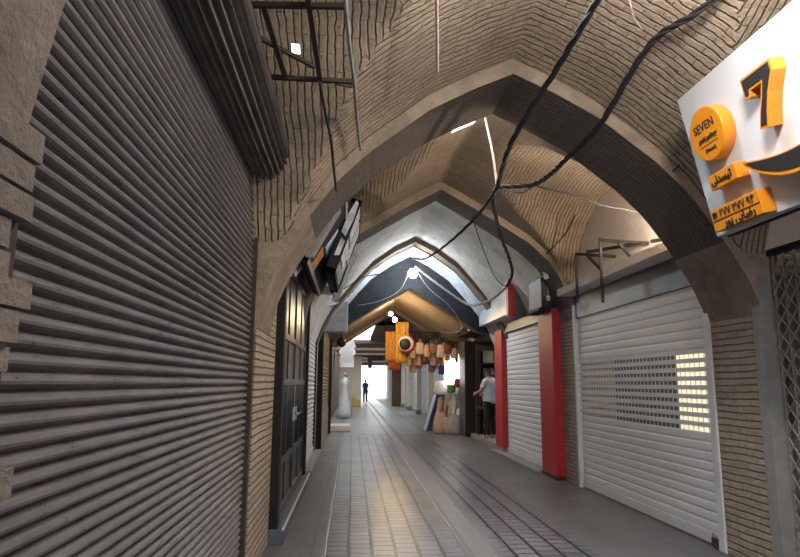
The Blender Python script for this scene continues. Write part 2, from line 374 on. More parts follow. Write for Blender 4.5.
vault('ceiling', 5.52, 9.09, R1, R2, .13, LUN2, M['vault'], [(1.03,1.26,5.76,6.45)], .10)
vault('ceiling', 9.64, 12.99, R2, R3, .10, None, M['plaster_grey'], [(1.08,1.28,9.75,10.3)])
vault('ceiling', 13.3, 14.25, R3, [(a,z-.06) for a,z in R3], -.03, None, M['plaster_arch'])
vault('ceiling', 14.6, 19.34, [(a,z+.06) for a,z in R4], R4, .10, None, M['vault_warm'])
vault('ceiling', -6.6, -3.55, R1, R1, .13, LUN, M['vault'])
def roof_cap(y0,y1,z):                                 # outer roof skin, so that daylight only enters through the openings
    pass

# cross wall with the low pointed opening behind the hanging bulb
b=MB(); hw=2.1; xs=[hw*k/20 for k in range(21)]
prof=[(-x,lerp_tab(R4,x)) for x in reversed(xs)]+[(x,lerp_tab(R4,x)) for x in xs[1:]]
for (xa,za),(xb,zb) in zip(prof,prof[1:]):
    for y,fl in ((14.2,0),(14.62,1)):
        q=[(CX+xa,y,za),(CX+xb,y,zb),(CX+xb,y,5.4),(CX+xa,y,5.4)]; b.quad(*(q if not fl else q[::-1]))
    b.quad((CX+xa,14.2,za),(CX+xa,14.62,za),(CX+xb,14.62,zb),(CX+xb,14.2,zb),1)
b.box(CX-2.6,CX-hw,14.2,14.62,2.55,5.4); b.box(CX+hw,CX+2.6,14.2,14.62,2.55,5.4)
struct(b.build('wall_crossing',[M['dark_wall'],M['brown_edge']]))

# side walls: backing slabs and the piers between shops
def wall(name, boxes, mat):
    b=MB()
    for q in boxes: b.box(*q)
    return struct(b.build(name, mat))
wall('wall_left', [(-1.35,-.80,-6.6,.62,0,4.3),(-1.35,-1.0,.6,4.8,0,4.3),(-1.35,-.82,4.8,13.2,0,4.6),(-1.35,-.82,13.2,40,0,3.0),(-1.0,-.79,1.3,4.85,3.0,4.3)], M['pier_plaster'])
wall('wall_left', [(-1.0,-.735,4.815,6.02,0,2.6),(-1.0,-.735,9.55,10.1,0,2.75),(-1.0,-.735,12.9,13.4,0,2.6)], M['pier'])
wall('wall_right', [(3.36,3.9,-6.6,.66,0,4.4),(3.37,3.9,.6,4.78,2.55,4.4),(3.36,3.9,5.5,9.1,2.72,4.6)], M['plaster_white'])
wall('wall_right', [(3.40,3.9,9.1,13.7,0,4.6),(3.36,3.9,13.7,18.5,2.62,4.6),(3.36,3.9,18.5,19.9,0,4.4)], M['pier_plaster'])
wall('wall_right', [(3.30,3.9,4.86,5.50,0,2.7),(3.30,3.9,9.06,9.66,0,2.75),(3.30,3.9,.62,1.36,0,2.2)], M['pier'])
# rough left pier beside the camera: courses of uneven bricks
b=MB(); z=0
while z<2.25:
    h=.058+random.random()*.02; dx=random.uniform(.01,.06); y1=1.385+random.uniform(-.03,.025)
    b.box(-1.0,-.76+dx,.95,y1,z,z+h-.008); b.box(-1.0,-.77+random.uniform(0,.03),.6,.94,z,z+h-.008); z+=h
b.box(-1.02,-.80,.6,1.3,0,2.3)
struct(b.build('wall_left',M['pier_plaster']))
# pale plaster edging down both sides of the right brick pier
wall('trim_8', [(3.285,3.9,4.752,4.87,0,2.35)], M['concrete'])
# shop interiors (dark rooms)
def room(name,x0,x1,y0,y1,z1,mat,zf=.0):
    b=MB(); b.box(x1,x1+.1,y0-.1,y1+.1,zf,z1); b.box(x0,x1,y0-.12,y0-.02,zf,z1); b.box(x0,x1,y1+.02,y1+.12,zf,z1); b.box(x0,x1+.1,y0-.1,y1+.1,z1,z1+.1)
    return struct(b.build(name,mat))
room('wall_right',3.9,5.6,1.4,4.8,2.6,M['shop_wall'])
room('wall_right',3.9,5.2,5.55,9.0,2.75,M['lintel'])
room('wall_right',3.9,5.9,13.85,17.5,2.65,M['shop_wall'])
wall('floor',[(3.32,6.0,13.82,17.48,0.001,.10)],M['concrete'])
# street beyond the covered part: roof slabs with gaps to the sky
wall('wall_right',[(3.36,3.9,19.9,62,0,3.6)],M['plaster_white'])
wall('wall_left',[(-1.35,-.82,40,62,0,3.0)],M['plaster_white'])
for a,c in ((27,30.5),(32.5,36),(38,43),(45,49),(51,62)): struct(MB().box(-1.3,3.9,a,c,3.15,3.3).build('ceiling',M['brown_wall']))  # gaps between slabs added to let daylight onto the far street
struct(MB().box(-1.3,3.9,19.9,20.1,3.3,5.2).build('wall_crossing',M['dark_wall']))
struct(MB().box(3.46,3.9,17.5,18.5,0,2.62).build('wall_right',M['shop_wall']))
struct(MB().box(.75,3.9,19.9,27,3.3,3.42).build('ceiling',M['brown_wall']))
b=MB()                                                 # brown gable wall across the street with its opening
gy=40
b.box(1.0,1.25,gy,gy+.5,2.4,3.2); b.box(1.25,4.4,gy,gy+.5,2.9,3.2); b.box(2.55,4.4,gy,gy+.5,0,2.95)
struct(MB().box(-1.3,.60,gy,gy+.5,0,3.14).build('wall_gable',M['cream_pier']))
struct(b.build('wall_gable',M['brown_wall']))

# ------------------------------------------------------------------ roller shutters
def slat_curtain(b, X, sgn, y0, y1, z0, z1, pitch, depth, mi=0, prof=((0,0),(.10,.55),(.25,.92),(.42,1.0),(.60,.86),(.75,.5),(.84,.0),(.92,-.12))):
    z=z0; pts=[]
    while z<z1-1e-6:
        for a,d in prof:
            zz=z+a*pitch
            if zz<=z1: pts.append((X+sgn*d*depth,zz))
        z+=pitch
    i=len(b.v)
    for x,z in pts: b.v += [(x,y0,z),(x,y1,z)]
    for k in range(len(pts)-1):
        q=(i+2*k,i+2*k+1,i+2*k+3,i+2*k+2); b.face(q if sgn<0 else q[::-1],None,mi,False)
# big weathered shutter on the left
t=thing('roller_shutter','big weathered grey corrugated roller shutter filling the left side nearest the camera','shutter',(-.78,3.05,0))
b=MB(); slat_curtain(b,-.80,1,1.42,4.76,.10,3.06,.0475,.026); b.build('curtain',M['shutter_old'],t)
MB().box(-.815,-.755,1.37,1.42,0,3.02).build('guide_rail',M['rust_iron'],t,.004)
MB().box(-.815,-.745,4.75,4.81,0,2.98).build('guide_rail',M['rust_iron'],t,.004)
MB().box(-.81,-.765,1.43,4.75,.0,.10).build('bottom_bar',M['rust_iron'],t,.006)
b=MB(); cz=3.12; cx_=-.665; n=26; pr=[]
for k in range(n*6):
    a=2*math.pi*k/(n*6); r=.165+.015*math.cos(a*n); pr.append((cx_+r*math.cos(a),cz+r*math.sin(a)))
b.prism(pr,lambda a,c,d:(a,d,c),1.38,4.84,0,0); b.build('coil_hood',M['hood'],t)

# white shutter, right, with the see-through band
t=thing('roller_shutter','wide white roller shutter with a see-through slotted band, between brick pier and red pillar','shutter',(3.33,7.27,0))
b=MB(); prof=((0,0),(.06,.5),(.2,.95),(.5,1.0),(.78,.8),(.90,.25),(.95,0))
slat_curtain(b,3.345,-1,5.60,9.0,.12,1.02,.090,.008,0,prof); slat_curtain(b,3.345,-1,5.60,9.0,1.80,2.62,.098,.008,0,prof); b.build('curtain',M['shutter_white'],t)
b=MB()
z=1.02
while z<1.79:
    b.box(3.325,3.345,5.60,9.0,z+.042,z+.0865)
    y=5.62
    while y<9.0: b.box(3.338,3.342,y,y+.007,z-.002,z+.044); y+=.09
    z+=.0866
b.build('slotted_band',M['shutter_white'],t)
MB().box(3.28,3.36,5.50,5.60,0,2.62).build('guide_rail',M['white_paint'],t,.006)
MB().box(3.28,3.36,9.0,9.06,0,2.62).build('guide_rail',M['white_paint'],t,.006)
MB().box(3.325,3.355,5.60,9.0,.02,.12).build('bottom_bar',M['white_paint'],t,.004)
MB().box(3.31,3.36,5.56,9.06,2.42,2.76).build('lintel_plate',M['lintel'],t,.004)
pl=MB().box(3.27,3.30,5.62,5.70,.03,.10).build('padlock',M['rust_iron'],t,.008)
b=MB(); b.tube(spline([(3.285,5.635,.09),(3.28,5.635,.13),(3.28,5.685,.13),(3.285,5.685,.09)],5),.007,6); b.build('shackle',M['steel'],pl)
tag(MB().box(3.62,3.66,5.8,6.75,.75,2.1).build('shop_light',emit('lit_panel',(1,.93,.66),.38),base=(3.64,6.2,.75)),'glowing cream panel seen through the slots of the wide white shutter','light')
struct(MB().box(3.06,3.9,5.5,9.06,2.76,2.86).build('trim_9',M['plaster_white']))  # plaster ledge, made deeper to keep the bulb's light off the shutter

area_light('shop_fill',(4.5,7.2,2.7),.6,1.5,14,(1,.95,.85))  # area light added to brighten the interior behind the slotted band
# white shutter framed in red
t=thing('roller_shutter','white roller shutter standing between the red pillar and the slim red post','shutter',(3.27,12.2,0))
b=MB(); slat_curtain(b,3.29,-1,10.4,13.12,.16,2.55,.098,.012,0,prof); b.build('curtain',M['shutter_white'],t)
MB().box(3.26,3.31,10.4,13.12,.06,.16).build('bottom_bar',M['white_paint'],t,.004)
MB().box(3.22,3.39,10.38,13.12,2.52,2.74).build('lintel_plate',M['lintel'],t,.004)
struct(MB().box(3.05,3.42,10.4,13.8,0,.055).build('trim_10',M['concrete'],bevel=.01))
t=thing('red_pillar','thick glossy red pillar on the right between the two white shutters','pillar',(3.28,10.02,0))
MB().box(3.16,3.42,9.66,10.40,0,2.66).build('cladding',M['red'],t,.008)
MB().box(3.15,3.42,9.65,10.41,0,.06).build('foot_strip',M['rust_iron'],t,.004)
t=thing('red_post','slim red post at the far edge of the second white shutter','pillar',(3.25,13.45,0))
MB().box(3.17,3.40,13.12,13.78,0,2.62).build('cladding',M['red'],t,.006)
MB().box(3.165,3.40,13.115,13.785,0,.12).build('foot_strip',M['concrete'],t,.004)

# shutters further along the left
t=thing('roller_shutter','pale mint-white roller shutter just beyond the black metal door','shutter',(-.74,11.5,0))
b=MB(); slat_curtain(b,-.775,1,10.12,12.9,.2,2.9,.085,.018); b.build('curtain',M['shutter_pale'],t)
MB().box(-.79,-.73,10.08,10.14,0,2.9).build('guide_rail',M['steel'],t,.004); MB().box(-.79,-.73,12.88,12.94,0,2.9).build('guide_rail',M['rust_iron'],t,.004)
MB().box(-.79,-.74,10.14,12.88,.1,.2).build('bottom_bar',M['white_paint'],t,.004)
struct(MB().box(-.82,-.60,10.1,13.3,0,.10).build('trim_11',M['concrete'],bevel=.01))
t=thing('roller_shutter','brown-grey roller shutter beneath the grey box sign on the left','shutter',(-.64,15.6,0))
b=MB(); slat_curtain(b,-.70,1,13.5,18.6,.75,2.8,.085,.02); b.build('curtain',M['shutter_brown'],t)
MB().box(-.82,-.62,13.38,13.5,0,2.8).build('guide_rail',M['iron'],t,.006); MB().box(-.82,-.60,18.6,18.75,0,2.8).build('guide_rail',M['iron'],t,.006)
MB().box(-.82,-.67,13.5,18.6,0,.75).build('kick_panel',M['concrete'],t,.006)

# ------------------------------------------------------------------ black double door with steel step
t=thing('metal_door','black glossy metal double door with steel step between left brick piers','door',(-.70,7.8,0))
MB().box(-.80,-.655,6.02,6.16,0,2.86).box(-.80,-.655,9.42,9.55,0,2.86).box(-.80,-.655,6.02,9.55,2.74,2.86).build('frame',M['iron'],t,.006)
for (ya,yb,hy) in ((6.17,7.79,7.66),(7.80,9.41,7.95)):
    b=MB(); b.box(-.76,-.715,ya,yb,.16,2.73)
    for zz in (.16,.62,1.42,1.90,2.66): b.box(-.72,-.695,ya,yb,zz,zz+.07)
    b.box(-.72,-.695,ya,ya+.08,.16,2.73); b.box(-.72,-.695,yb-.08,yb,.16,2.73); b.box(-.72,-.70,(ya+yb)/2-.03,(ya+yb)/2+.03,.16,2.73)
    k=ya+.16
    while k<yb-.1: b.tube([(-.712,k,.7),(-.712,k,1.42)],.012,6); k+=.13
    lf=b.build('door_leaf',M['black_door'],t,.004)
    b=MB(); b.box(-.70,-.68,hy-.03,hy+.03,1.0,1.16); b.tube([(-.69,hy,1.08),(-.64,hy,1.08),(-.64,hy+.12*(1 if hy>7.8 else -1),1.08)],.012,8); b.build('handle',M['steel'],lf)
MB().box(-.80,-.60,6.0,9.6,0,.13).build('step',M['step_steel'],t,.008)
MB().box(-.61,-.592,6.0,9.6,.118,.134).build('step_nosing',M['white_paint'],t)

# ------------------------------------------------------------------ white shop sign with raised 7 (right, near)
SK=.85; Bp=Vector((2.87*SK,4.6*SK,1.45+1.16*SK)); V_=Vector((-.21243,0,.97718)); U_=Vector((0,-1,0)); N_=Vector((-.97718,0,-.21243))
def sp(a,c,d): return Bp+(U_*a+V_*c+N_*d)*SK
t=thing('shop_sign','white tilted shop sign with raised black and orange 7, orange disc and plates','sign',tuple(sp(1.2,0,-.1)))
b=MB(); b.prism([(0,0),(2.35,0),(2.35,1.177),(0,1.177)],sp,-.14,0); b.build('board',M['white'],t,.006)
MB().prism([(-.01,-.012),(2.36,-.012),(2.36,.02),(-.01,.02)],sp,-.16,-.10).build('lower_trim',M['iron'],t)
def text(body, size, cu, cv, d, mat, parent, width=None, italic=0, name='lettering', bold=0.0, slope=0):
    c=bpy.data.curves.new('letters','FONT'); c.body=body; c.size=size; c.extrude=.003; c.align_x='CENTER'; c.align_y='CENTER'; c.resolution_u=2; c.shear=italic; c.offset=bold
    tmp=bpy.data.objects.new('letters',c); COL.objects.link(tmp); bpy.context.view_layer.update()
    me=bpy.data.meshes.new_from_object(tmp.evaluated_get(bpy.context.evaluated_depsgraph_get())); bpy.data.objects.remove(tmp); bpy.data.curves.remove(c)
    xs=[v.co.x for v in me.vertices]; ys=[v.co.y for v in me.vertices]; mx=(min(xs)+max(xs))/2; my=(min(ys)+max(ys))/2; s=1.0 if not width else width/(max(xs)-min(xs)); base=WL[parent.name]
    for v in me.vertices: v.co = sp(cu+(v.co.x-mx)*s, cv+(v.co.y-my)*(s if width else 1), d+v.co.z)-base
    me.materials.clear(); me.materials.append(mat); o=bpy.data.objects.new(name,me); COL.objects.link(o); o.parent=parent; WL[o.name]=base.copy(); return o
def ell(cu,cv,r,n=40): return [(cu+r*math.cos(2*math.pi*k/n),cv+r*math.sin(2*math.pi*k/n)) for k in range(n)]
dc=(.375,.742); b=MB(); b.prism(ell(*dc,.205),sp,0,.10,0,0,True); disc=b.build('disc',M['orange'],t,.006)
b=MB(); i=0
ri=ell(*dc,.198); ro=ell(*dc,.205)
b.prism(ell(*dc,.188),sp,.10,.1005); b.build('disc_face',M['orange'],disc)
text('SEVEN',.11,dc[0]-.005,dc[1]+.062,.102,M['black'],disc,.25)
text('gold gallery',.07,dc[0]+.01,dc[1]-.035,.102,M['black'],disc,.24,.35,bold=.002)
MB().prism([(dc[0]-.11,dc[1]-.083),(dc[0]+.12,dc[1]-.083),(dc[0]+.12,dc[1]-.078),(dc[0]-.11,dc[1]-.078)],sp,.10,.103).build('rule',M['black'],disc)
text('(Ansari)',.05,dc[0]+.01,dc[1]-.125,.102,M['black'],disc,.13)
for uu in (.5,1.7):
    MB().bar(sp(uu,.95,-.13),(3.45,sp(uu,0,0).y,3.05),.035).build('support_arm',M['iron'],t)
    MB().bar(sp(uu,.15,-.13),(3.45,sp(uu,0,0).y,2.62),.035).build('support_arm',M['iron'],t)
# numeral
seven=[(.868,.92),(.868,.775),(.925,.775),(.935,.815),(1.045,.815),(1.005,.73),(.955,.64),(.915,.545),(1.0,.53),(1.035,.63),(1.085,.73),(1.165,.84),(1.165,.92)]
nm=MB().prism(seven,sp,0,.10,1,1).build('numeral',[M['orange'],M['orange']],t)
cxm=sum(p[0] for p in seven)/len(seven); cym=sum(p[1] for p in seven)/len(seven)
ins=[(.882,.905),(.882,.79),(.913,.79),(.922,.83),(1.07,.83),(1.02,.725),(.97,.637),(.935,.558),(.988,.548),(1.02,.635),(1.071,.737),(1.15,.846),(1.15,.905)]
MB().prism(ins,sp,.10,.104).build('numeral_face',M['black'],nm)
# swoosh
def sw(a): return (.36-.30*math.sin(math.pi*min(1,max(0,a))))
top=[(.66+.98*k/16, .405-.075*math.sin(math.pi*k/16)) for k in range(17)]; bot=[(.66+.98*k/16, .385-.205*math.sin(math.pi*k/16)**.8) for k in range(16,-1,-1)]
swm=MB().prism(top+bot,sp,0,.10).build('swoosh',M['orange'],t)
top2=[(.69+.92*k/16, .388-.066*math.sin(math.pi*k/16)) for k in range(17)]; bot2=[(.69+.92*k/16, .385-.175*math.sin(math.pi*k/16)**.8) for k in range(16,-1,-1)]
MB().prism(top2+bot2,sp,.10,.104).build('swoosh_face',M['black'],swm)
p1=MB().prism([(.245,.325),(.572,.325),(.572,.44),(.245,.44)],sp,0,.10).build('small_plate',M['orange'],t,.004)
text('\uFBFD\uFEDF\uFEAA\uFEB4\uFBFF\uFE97',.12,.40,.383,.102,M['black'],p1,.25,bold=.004)
p2=MB().prism([(.155,.02),(.722,.02),(.722,.19),(.155,.19)],sp,0,.10).build('large_plate',M['orange'],t,.004)
text('\u260E',.08,.205,.145,.102,M['black'],p2,.055,name='phone_symbol')
text('\u06F2\u06F7\u06F7 \u06F3\u06F7\u06F7 \u06F9\u06F4',.08,.47,.145,.102,M['black'],p2,.40)
MB().prism([(.16,.099),(.715,.099),(.715,.104),(.16,.104)],sp,.10,.103).build('rule',M['black'],p2)
text('\uFEAD\uFEEE\uFB58 \uFBFD\uFBFE\uFE8E\uFEBF\uFEAD',.08,.47,.058,.102,M['black'],p2,.36,bold=.002)

# ------------------------------------------------------------------ scissor gate under the sign
t=thing('scissor_gate','folding metal scissor gate under the white sign at the right edge','gate',(3.42,3.2,0))
b=MB(); y=1.6; yy=[]
while y<4.78: yy.append(y); y+=.125
for y in yy: b.box(3.40,3.415,y-.008,y+.008,.04,2.5)
for a,c in zip(yy,yy[1:]):
    z=.08
    while z<2.35: b.bar((3.395,a,z),(3.395,c,z+.14),.012,.004); b.bar((3.392,a,z+.14),(3.392,c,z),.012,.004); z+=.14
b.build('lattice',M['gate'],t)
MB().box(3.38,3.43,1.5,4.80,2.5,2.56).build('top_rail',M['iron'],t); MB().box(3.38,3.43,1.5,4.80,0,.04).build('bottom_rail',M['iron'],t)

# ------------------------------------------------------------------ iron bracket in the lunette and sign skeleton at upper left
t=thing('iron_bracket','rusty iron awning bracket standing out from the plaster lunette above the white shutter','bracket',(3.15,7.2,2.4))
def bars(lst,w,mat,name,par):
    for a,c in lst: MB().bar(a,c,w).build(name,mat,par)
bars([((2.95,7.90,3.18),(2.95,7.93,2.52)),((2.95,7.09,3.20),(2.95,7.10,2.41))],.03,M['iron'],'drop_rod',t)
bars([((2.94,7.87,3.16),(3.36,7.60,3.08)),((2.94,7.09,3.17),(3.36,6.70,3.05)),((3.2,6.31,2.98),(3.22,5.5,2.87)),((2.96,7.55,3.12),(3.3,6.73,3.06))],.035,M['iron'],'arm',t)
bars([((3.05,7.78,3.13),(3.36,7.84,2.83)),((3.1,6.93,3.11),(3.36,6.94,2.80))],.03,M['iron'],'brace',t)
t=thing('sign_skeleton','rusty iron frame of an old sign fixed above the big left shutter','frame',(-.3,3.05,3.1))
fz=3.20
bars([((-0.75,2.72,fz),(-0.07,2.68,fz)),((-0.72,3.40,fz),(-0.03,3.42,fz)),((-0.72,2.55,fz+.06),(-0.24,2.52,fz+.06))],.024,M['rust_iron'],'cross_bar',t)
bars([((-0.67,2.70,fz),(-0.63,3.42,fz)),((-0.45,2.70,fz),(-0.42,3.42,fz)),((-0.24,2.50,fz),(-0.22,3.42,fz))],.026,M['rust_iron'],'long_bar',t)
bars([((-0.61,2.95,fz+.03),(-0.25,3.32,fz+.03)),((-0.13,3.44,fz),(-0.04,3.60,fz+.06))],.02,M['rust_iron'],'diagonal_brace',t)

# ------------------------------------------------------------------ signs and debris above the black door
def tilted_sign(name,label,cat,y0,y1,top,bot,thick,face,frame,group=None):
    tx,tz=top; bx,bz=bot; d=Vector((tx-bx,0,tz-bz)); L=d.length; v=d/L; n=Vector((v.z,0,-v.x)); O=Vector((bx,0,bz))
    fn=lambda a,c,dd: O+v*c+n*dd+Vector((0,a,0))
    t=thing(name,label,cat,tuple(fn((y0+y1)/2,0,-thick)),group)
    b=MB(); b.prism([(y0,0),(y1,0),(y1,L),(y0,L)],fn,-thick,0); b.build('panel',face,t,.004)
    b=MB()
    for q in ([(y0-.02,0),(y1+.02,0),(y1+.02,.05),(y0-.02,.05)],[(y0-.02,L-.05),(y1+.02,L-.05),(y1+.02,L),(y0-.02,L)],[(y0-.02,0),(y0+.04,0),(y0+.04,L),(y0-.02,L)],[(y1-.04,0),(y1+.02,0),(y1+.02,L),(y1-.04,L)]):
        b.prism(q,fn,-thick-.01,.015)
    b.build('frame',frame,t); return t,fn,L
t,fn,L=tilted_sign('box_sign','slim black box sign with pale metal frame over the near end of black door','sign',6.0,6.9,(-.44,3.02),(-.66,2.62),.09,M['black'],M['steel'])
t,fn,L=tilted_sign('box_sign','long dark tilted sign with blue and tan patches above the black door','sign',6.35,8.9,(-.10,3.42),(-.50,2.68),.10,M['black'],M['grey_cable'])
MB().prism([(7.0,.34),(7.5,.30),(7.6,.58),(7.1,.62)],fn,0,.012).build('blue_patch',cloth('pale_blue_print',(.45,.62,.80)),t)
MB().prism([(6.75,.06),(7.1,.05),(7.15,.28),(6.8,.3)],fn,0,.012).build('tan_patch',cloth('tan_print',(.45,.22,.10)),t)
MB().prism([(6.45,.10),(6.6,.10),(6.6,.7),(6.45,.7)],fn,0,.012).build('grey_strip',M['grey_cable'],t)
# torn plastic sheeting
def sheet(name,label,cat,pts_u,pts_v,fn,mat,amp,thick=.006):
    b=MB(); nu,nv=len(pts_u),len(pts_v)
    for u in pts_u:
        for v in pts_v: b.v.append(tuple(fn(u,v)+Vector((random.uniform(-amp,amp),random.uniform(-amp,amp),random.uniform(-amp,amp)))))
    for i in range(nu-1):
        for j in range(nv-1):
            if (i in (0,nu-2) and random.random()<.25): continue
            a=i*nv+j; b.face((a,a+1,a+nv+1,a+nv),None,0,False)
    o=b.build(name,mat,base=tuple(fn((pts_u[0]+pts_u[-1])/2,pts_v[0]))); s=o.modifiers.new('thickness','SOLIDIFY'); s.thickness=thick
    return tag(o,label,cat)
sheet('plastic_sheet','torn bluish-white plastic sheet hanging on the left wall beyond the dark tilted signs','sheet',[k/9 for k in range(10)],[k/7 for k in range(8)],
      lambda u,v: Vector((-.30+.30*v+.03*math.sin(u*9), 8.95+u*1.2, 2.72+v*.80)),cloth('bluish_plastic',(.40,.43,.50),.5),.018)
t,fn,L=tilted_sign('box_sign','narrow dark board with torn bluish-white facing, topmost of the left wall signs','sign',7.2,8.8,(.06,3.60),(-.24,2.72),.10,M['black'],M['dark_wall'])
tp=cloth('torn_facing',(.55,.58,.66),.55)
def ragged(y0,y1,v0,v1,n=7):
    return [(y0+random.uniform(-.05,.05),v0+(v1-v0)*k/n) for k in range(n+1)]+[(y1+random.uniform(-.12,.12),v1+(v0-v1)*k/n) for k in range(n+1)]
for q in ((7.22,7.9,.52,.90),(7.25,8.1,.22,.46),(8.0,8.7,.40,.88)): MB().prism(ragged(*q),fn,0,.014).build('torn_facing',tp,t)
MB().prism([(-.085,.50),(-.02,.46),(0,.70),(-.01,.90),(-.05,.92),(-.08,.74)],lambda a,c,d: fn(7.2+d,c,a),-.03,-.016).build('torn_facing',tp,t)
MB().prism([(-.07,.2),(-.01,.22),(-.005,.40),(-.06,.43)],lambda a,c,d: fn(7.2+d,c,a),-.03,-.016).build('torn_facing',tp,t)
tag(MB().box(-.72,-.12,13.6,14.15,2.56,3.22).build('box_sign',plain('pale_grey_sign',(.36,.38,.40),.5),base=(-.4,13.8,2.56),bevel=.01),'grey metal box sign under the dark cross wall on the left','sign')
t=thing('security_camera','white tubular camera pointing at the street above the pale shutter','camera',(-.5,10.6,2.95))
b=MB(); b.tube([(-.52,10.9,3.06),(-.36,10.35,2.98)],.085,14); b.build('housing',M['white_paint'],t)
MB().tube([(-.362,10.36,2.982),(-.355,10.33,2.977)],.05,14).build('lens',M['black'],t)
MB().bar((-.8,10.8,3.12),(-.48,10.75,3.05),.04).build('wall_arm',M['white_paint'],t)
tag(MB().sphere((-.28,15.2,2.42),.12).tube([(-.28,15.2,2.5),(-.28,15.2,2.9)],.012,6).bar((-.75,15.2,2.9),(-.26,15.2,2.9),.03).build('dome_fixture',M['black'],base=(-.28,15.2,2.3)),'small black ball-shaped fixture below the grey box sign','fixture')

# ------------------------------------------------------------------ box signs, meter box on the right
t=thing('box_sign','white box sign with red near end above the second white shutter','sign',(3.1,12.9,2.75))
MB().box(2.92,3.40,11.5,14.3,2.76,3.42).build('light_box',M['white'],t,.006)
MB().box(2.89,3.03,11.36,11.5,2.70,3.56).build('red_end',M['red'],t,.006)
MB().box(3.03,3.40,11.38,11.5,2.72,3.5).build('grey_end',M['lintel'],t,.004)
t=thing('box_sign','blue-grey box sign with a pale panel above the open shop','sign',(3.05,15.5,2.7))
MB().box(2.86,3.40,14.7,16.9,2.70,3.35).build('case',M['dark_wall'],t,.006); MB().box(2.85,2.86,14.75,15.3,2.74,3.32).build('pale_panel',M['white'],t)
MB().box(2.88,3.38,14.66,14.70,2.74,3.3).build('end_panel',M['steel'],t)
t=thing('meter_box','black metal box above the red pillar with a small white tag','box',(3.2,9.95,2.66))
MB().box(3.02,3.40,9.72,10.42,2.67,3.16).build('case',M['black'],t,.008); MB().box(2.98,3.40,9.70,10.44,2.62,2.67).build('shelf',M['iron'],t)
MB().box(3.10,3.16,9.70,9.72,2.78,2.86).build('tag',M['white'],t); MB().tube([(3.13,9.70,2.86),(3.13,9.70,3.16)],.006,5).build('tag_string',M['pale_cord'],t)
tag(MB().tube([(3.05,9.62,3.28),(3.02,9.42,3.12)],.045,10).build('pipe_stub',M['pale_cord'],base=(3.04,9.5,3.1)),'short pale pipe stub above the black meter box','pipe')

# ------------------------------------------------------------------ hanging bulbs
def bulb(label, loc, cordtop, mat, r=.06):
    x,y,z=loc; t=thing('light_bulb',label,'lamp',(x,y,z-r))
    MB().sphere((x,y,z),r).build('bulb',mat,t)
    MB().lathe([(.022,0),(.028,.01),(.028,.07),(.012,.085)],(x,y,z+r*.9),12).build('socket',M['black'],t)
    MB().tube(spline([(x,y,z+r+.07)]+cordtop,6),.006,6).build('cord',M['cable'],t); return t
bulb('bright cold white bulb hanging before the dark cross wall',(1.30,13.55,3.86),[(1.31,13.55,4.1),(1.30,13.55,4.36)],emit('cold_bulb',(.82,.92,1),170),.10)
bulb('warm bulb hanging under the low orange-lit vault, lower of two',(1.10,16.4,3.12),[(1.1,16.4,3.4),(1.12,16.4,3.68)],emit('warm_bulb',(1,.74,.40),380),.06)
bulb('warm bulb hanging under the low orange-lit vault, upper of two',(1.04,17.2,3.36),[(1.04,17.2,3.5),(1.06,17.2,3.64)],emit('warm_bulb_small',(1,.80,.55),220),.055)

bulb('unseen white bulb added under the near vault in front of the first arch',(1.6,2.25,3.46),[(1.6,2.25,3.8),(1.6,2.25,4.1)],emit('white_fill_bulb',(1,.95,.90),108),.15)  # added out of view to light the near vault and shutters
bulb('unseen warm bulb added behind the right leg of the first arch, under the lunette',(3.2,5.74,2.98),[(3.2,5.74,3.07),(3.21,5.74,3.1)],emit('amber_fill_bulb',(1,.84,.66),1100),.055)  # hidden bulb added to brighten the second bay and its lunette
# ------------------------------------------------------------------ cables
def cable(label,pts,r,mat,n=8,twist=0,name='cable'):
    p=spline(pts,n); b=MB()
    if twist:
        for ph in range(3):
            q=[]
            for k,a in enumerate(p):
                d=(p[min(k+1,len(p)-1)]-p[max(k-1,0)]).normalized(); e=d.orthogonal().normalized(); g=d.cross(e); an=k*.55+ph*2.094
                q.append(a+(e*math.cos(an)+g*math.sin(an))*r*1.1)
            b.tube(q,r,6)
    else: b.tube(p,r,6)
    return tag(b.build(name,mat,base=tuple(pts[0])),label,'cable')
KN=(1.44,6.0,3.44)
cable('thick twisted black cable bundle running from top right to the overhead knot',[(2.2,2.3,3.85),(2.08,3.2,3.70),(2.0,3.8,3.76),(2.0,4.7,3.57),(1.91,5.3,3.48),(1.86,5.6,3.44),(1.74,5.8,3.40),KN],.012,M['cable'],14,1)
cable('straight black cable crossing in front of the first arch down to the knot',[(1.38,2.6,3.68),(1.43,3.3,3.735),(1.47,4.2,3.76),(1.37,5.1,3.57),KN],.012,M['cable'],14,1)
cable('pale cord dropping from the roof opening to the cable knot',[(1.32,6.1,4.5),(1.34,6.03,4.18),(1.40,6.0,3.8),KN],.012,M['pale_cord'])
cable('black cable from the knot towards the hanging bulb',[KN,(1.55,7.5,3.56),(1.47,9.3,3.62),(1.36,11.5,3.80),(1.31,13.5,4.2)],.011,M['cable'],14,1)
cable('black cable looping down from the knot to the red-ended sign',[KN,(1.51,6.5,3.45),(1.95,8.0,3.43),(2.45,9.5,3.42),(2.6,9.9,3.25),(2.58,10.2,3.08)],.013,M['cable'],14,1)
cable('grey cable bundle sagging in an arc to the pale arch',[(2.58,10.2,3.08),(2.50,10.8,2.97),(2.42,11.5,2.95),(2.29,12.2,3.02),(2.0,12.85,3.36),(1.6,13.4,3.80),(1.36,13.5,4.02)],.013,M['grey_cable'],14,1)
cable('thin black wire sagging from the knot to the right wall',[(1.74,5.8,3.40),(2.2,5.9,3.34),(2.51,6.0,3.28),(3.03,6.2,3.25),(3.30,6.1,2.98)],.007,M['cable'])
cable('thin black wire looping below the twisted bundle',[KN,(1.55,5.9,3.36),(1.66,5.82,3.33),(1.78,5.75,3.40)],.007,M['cable'])
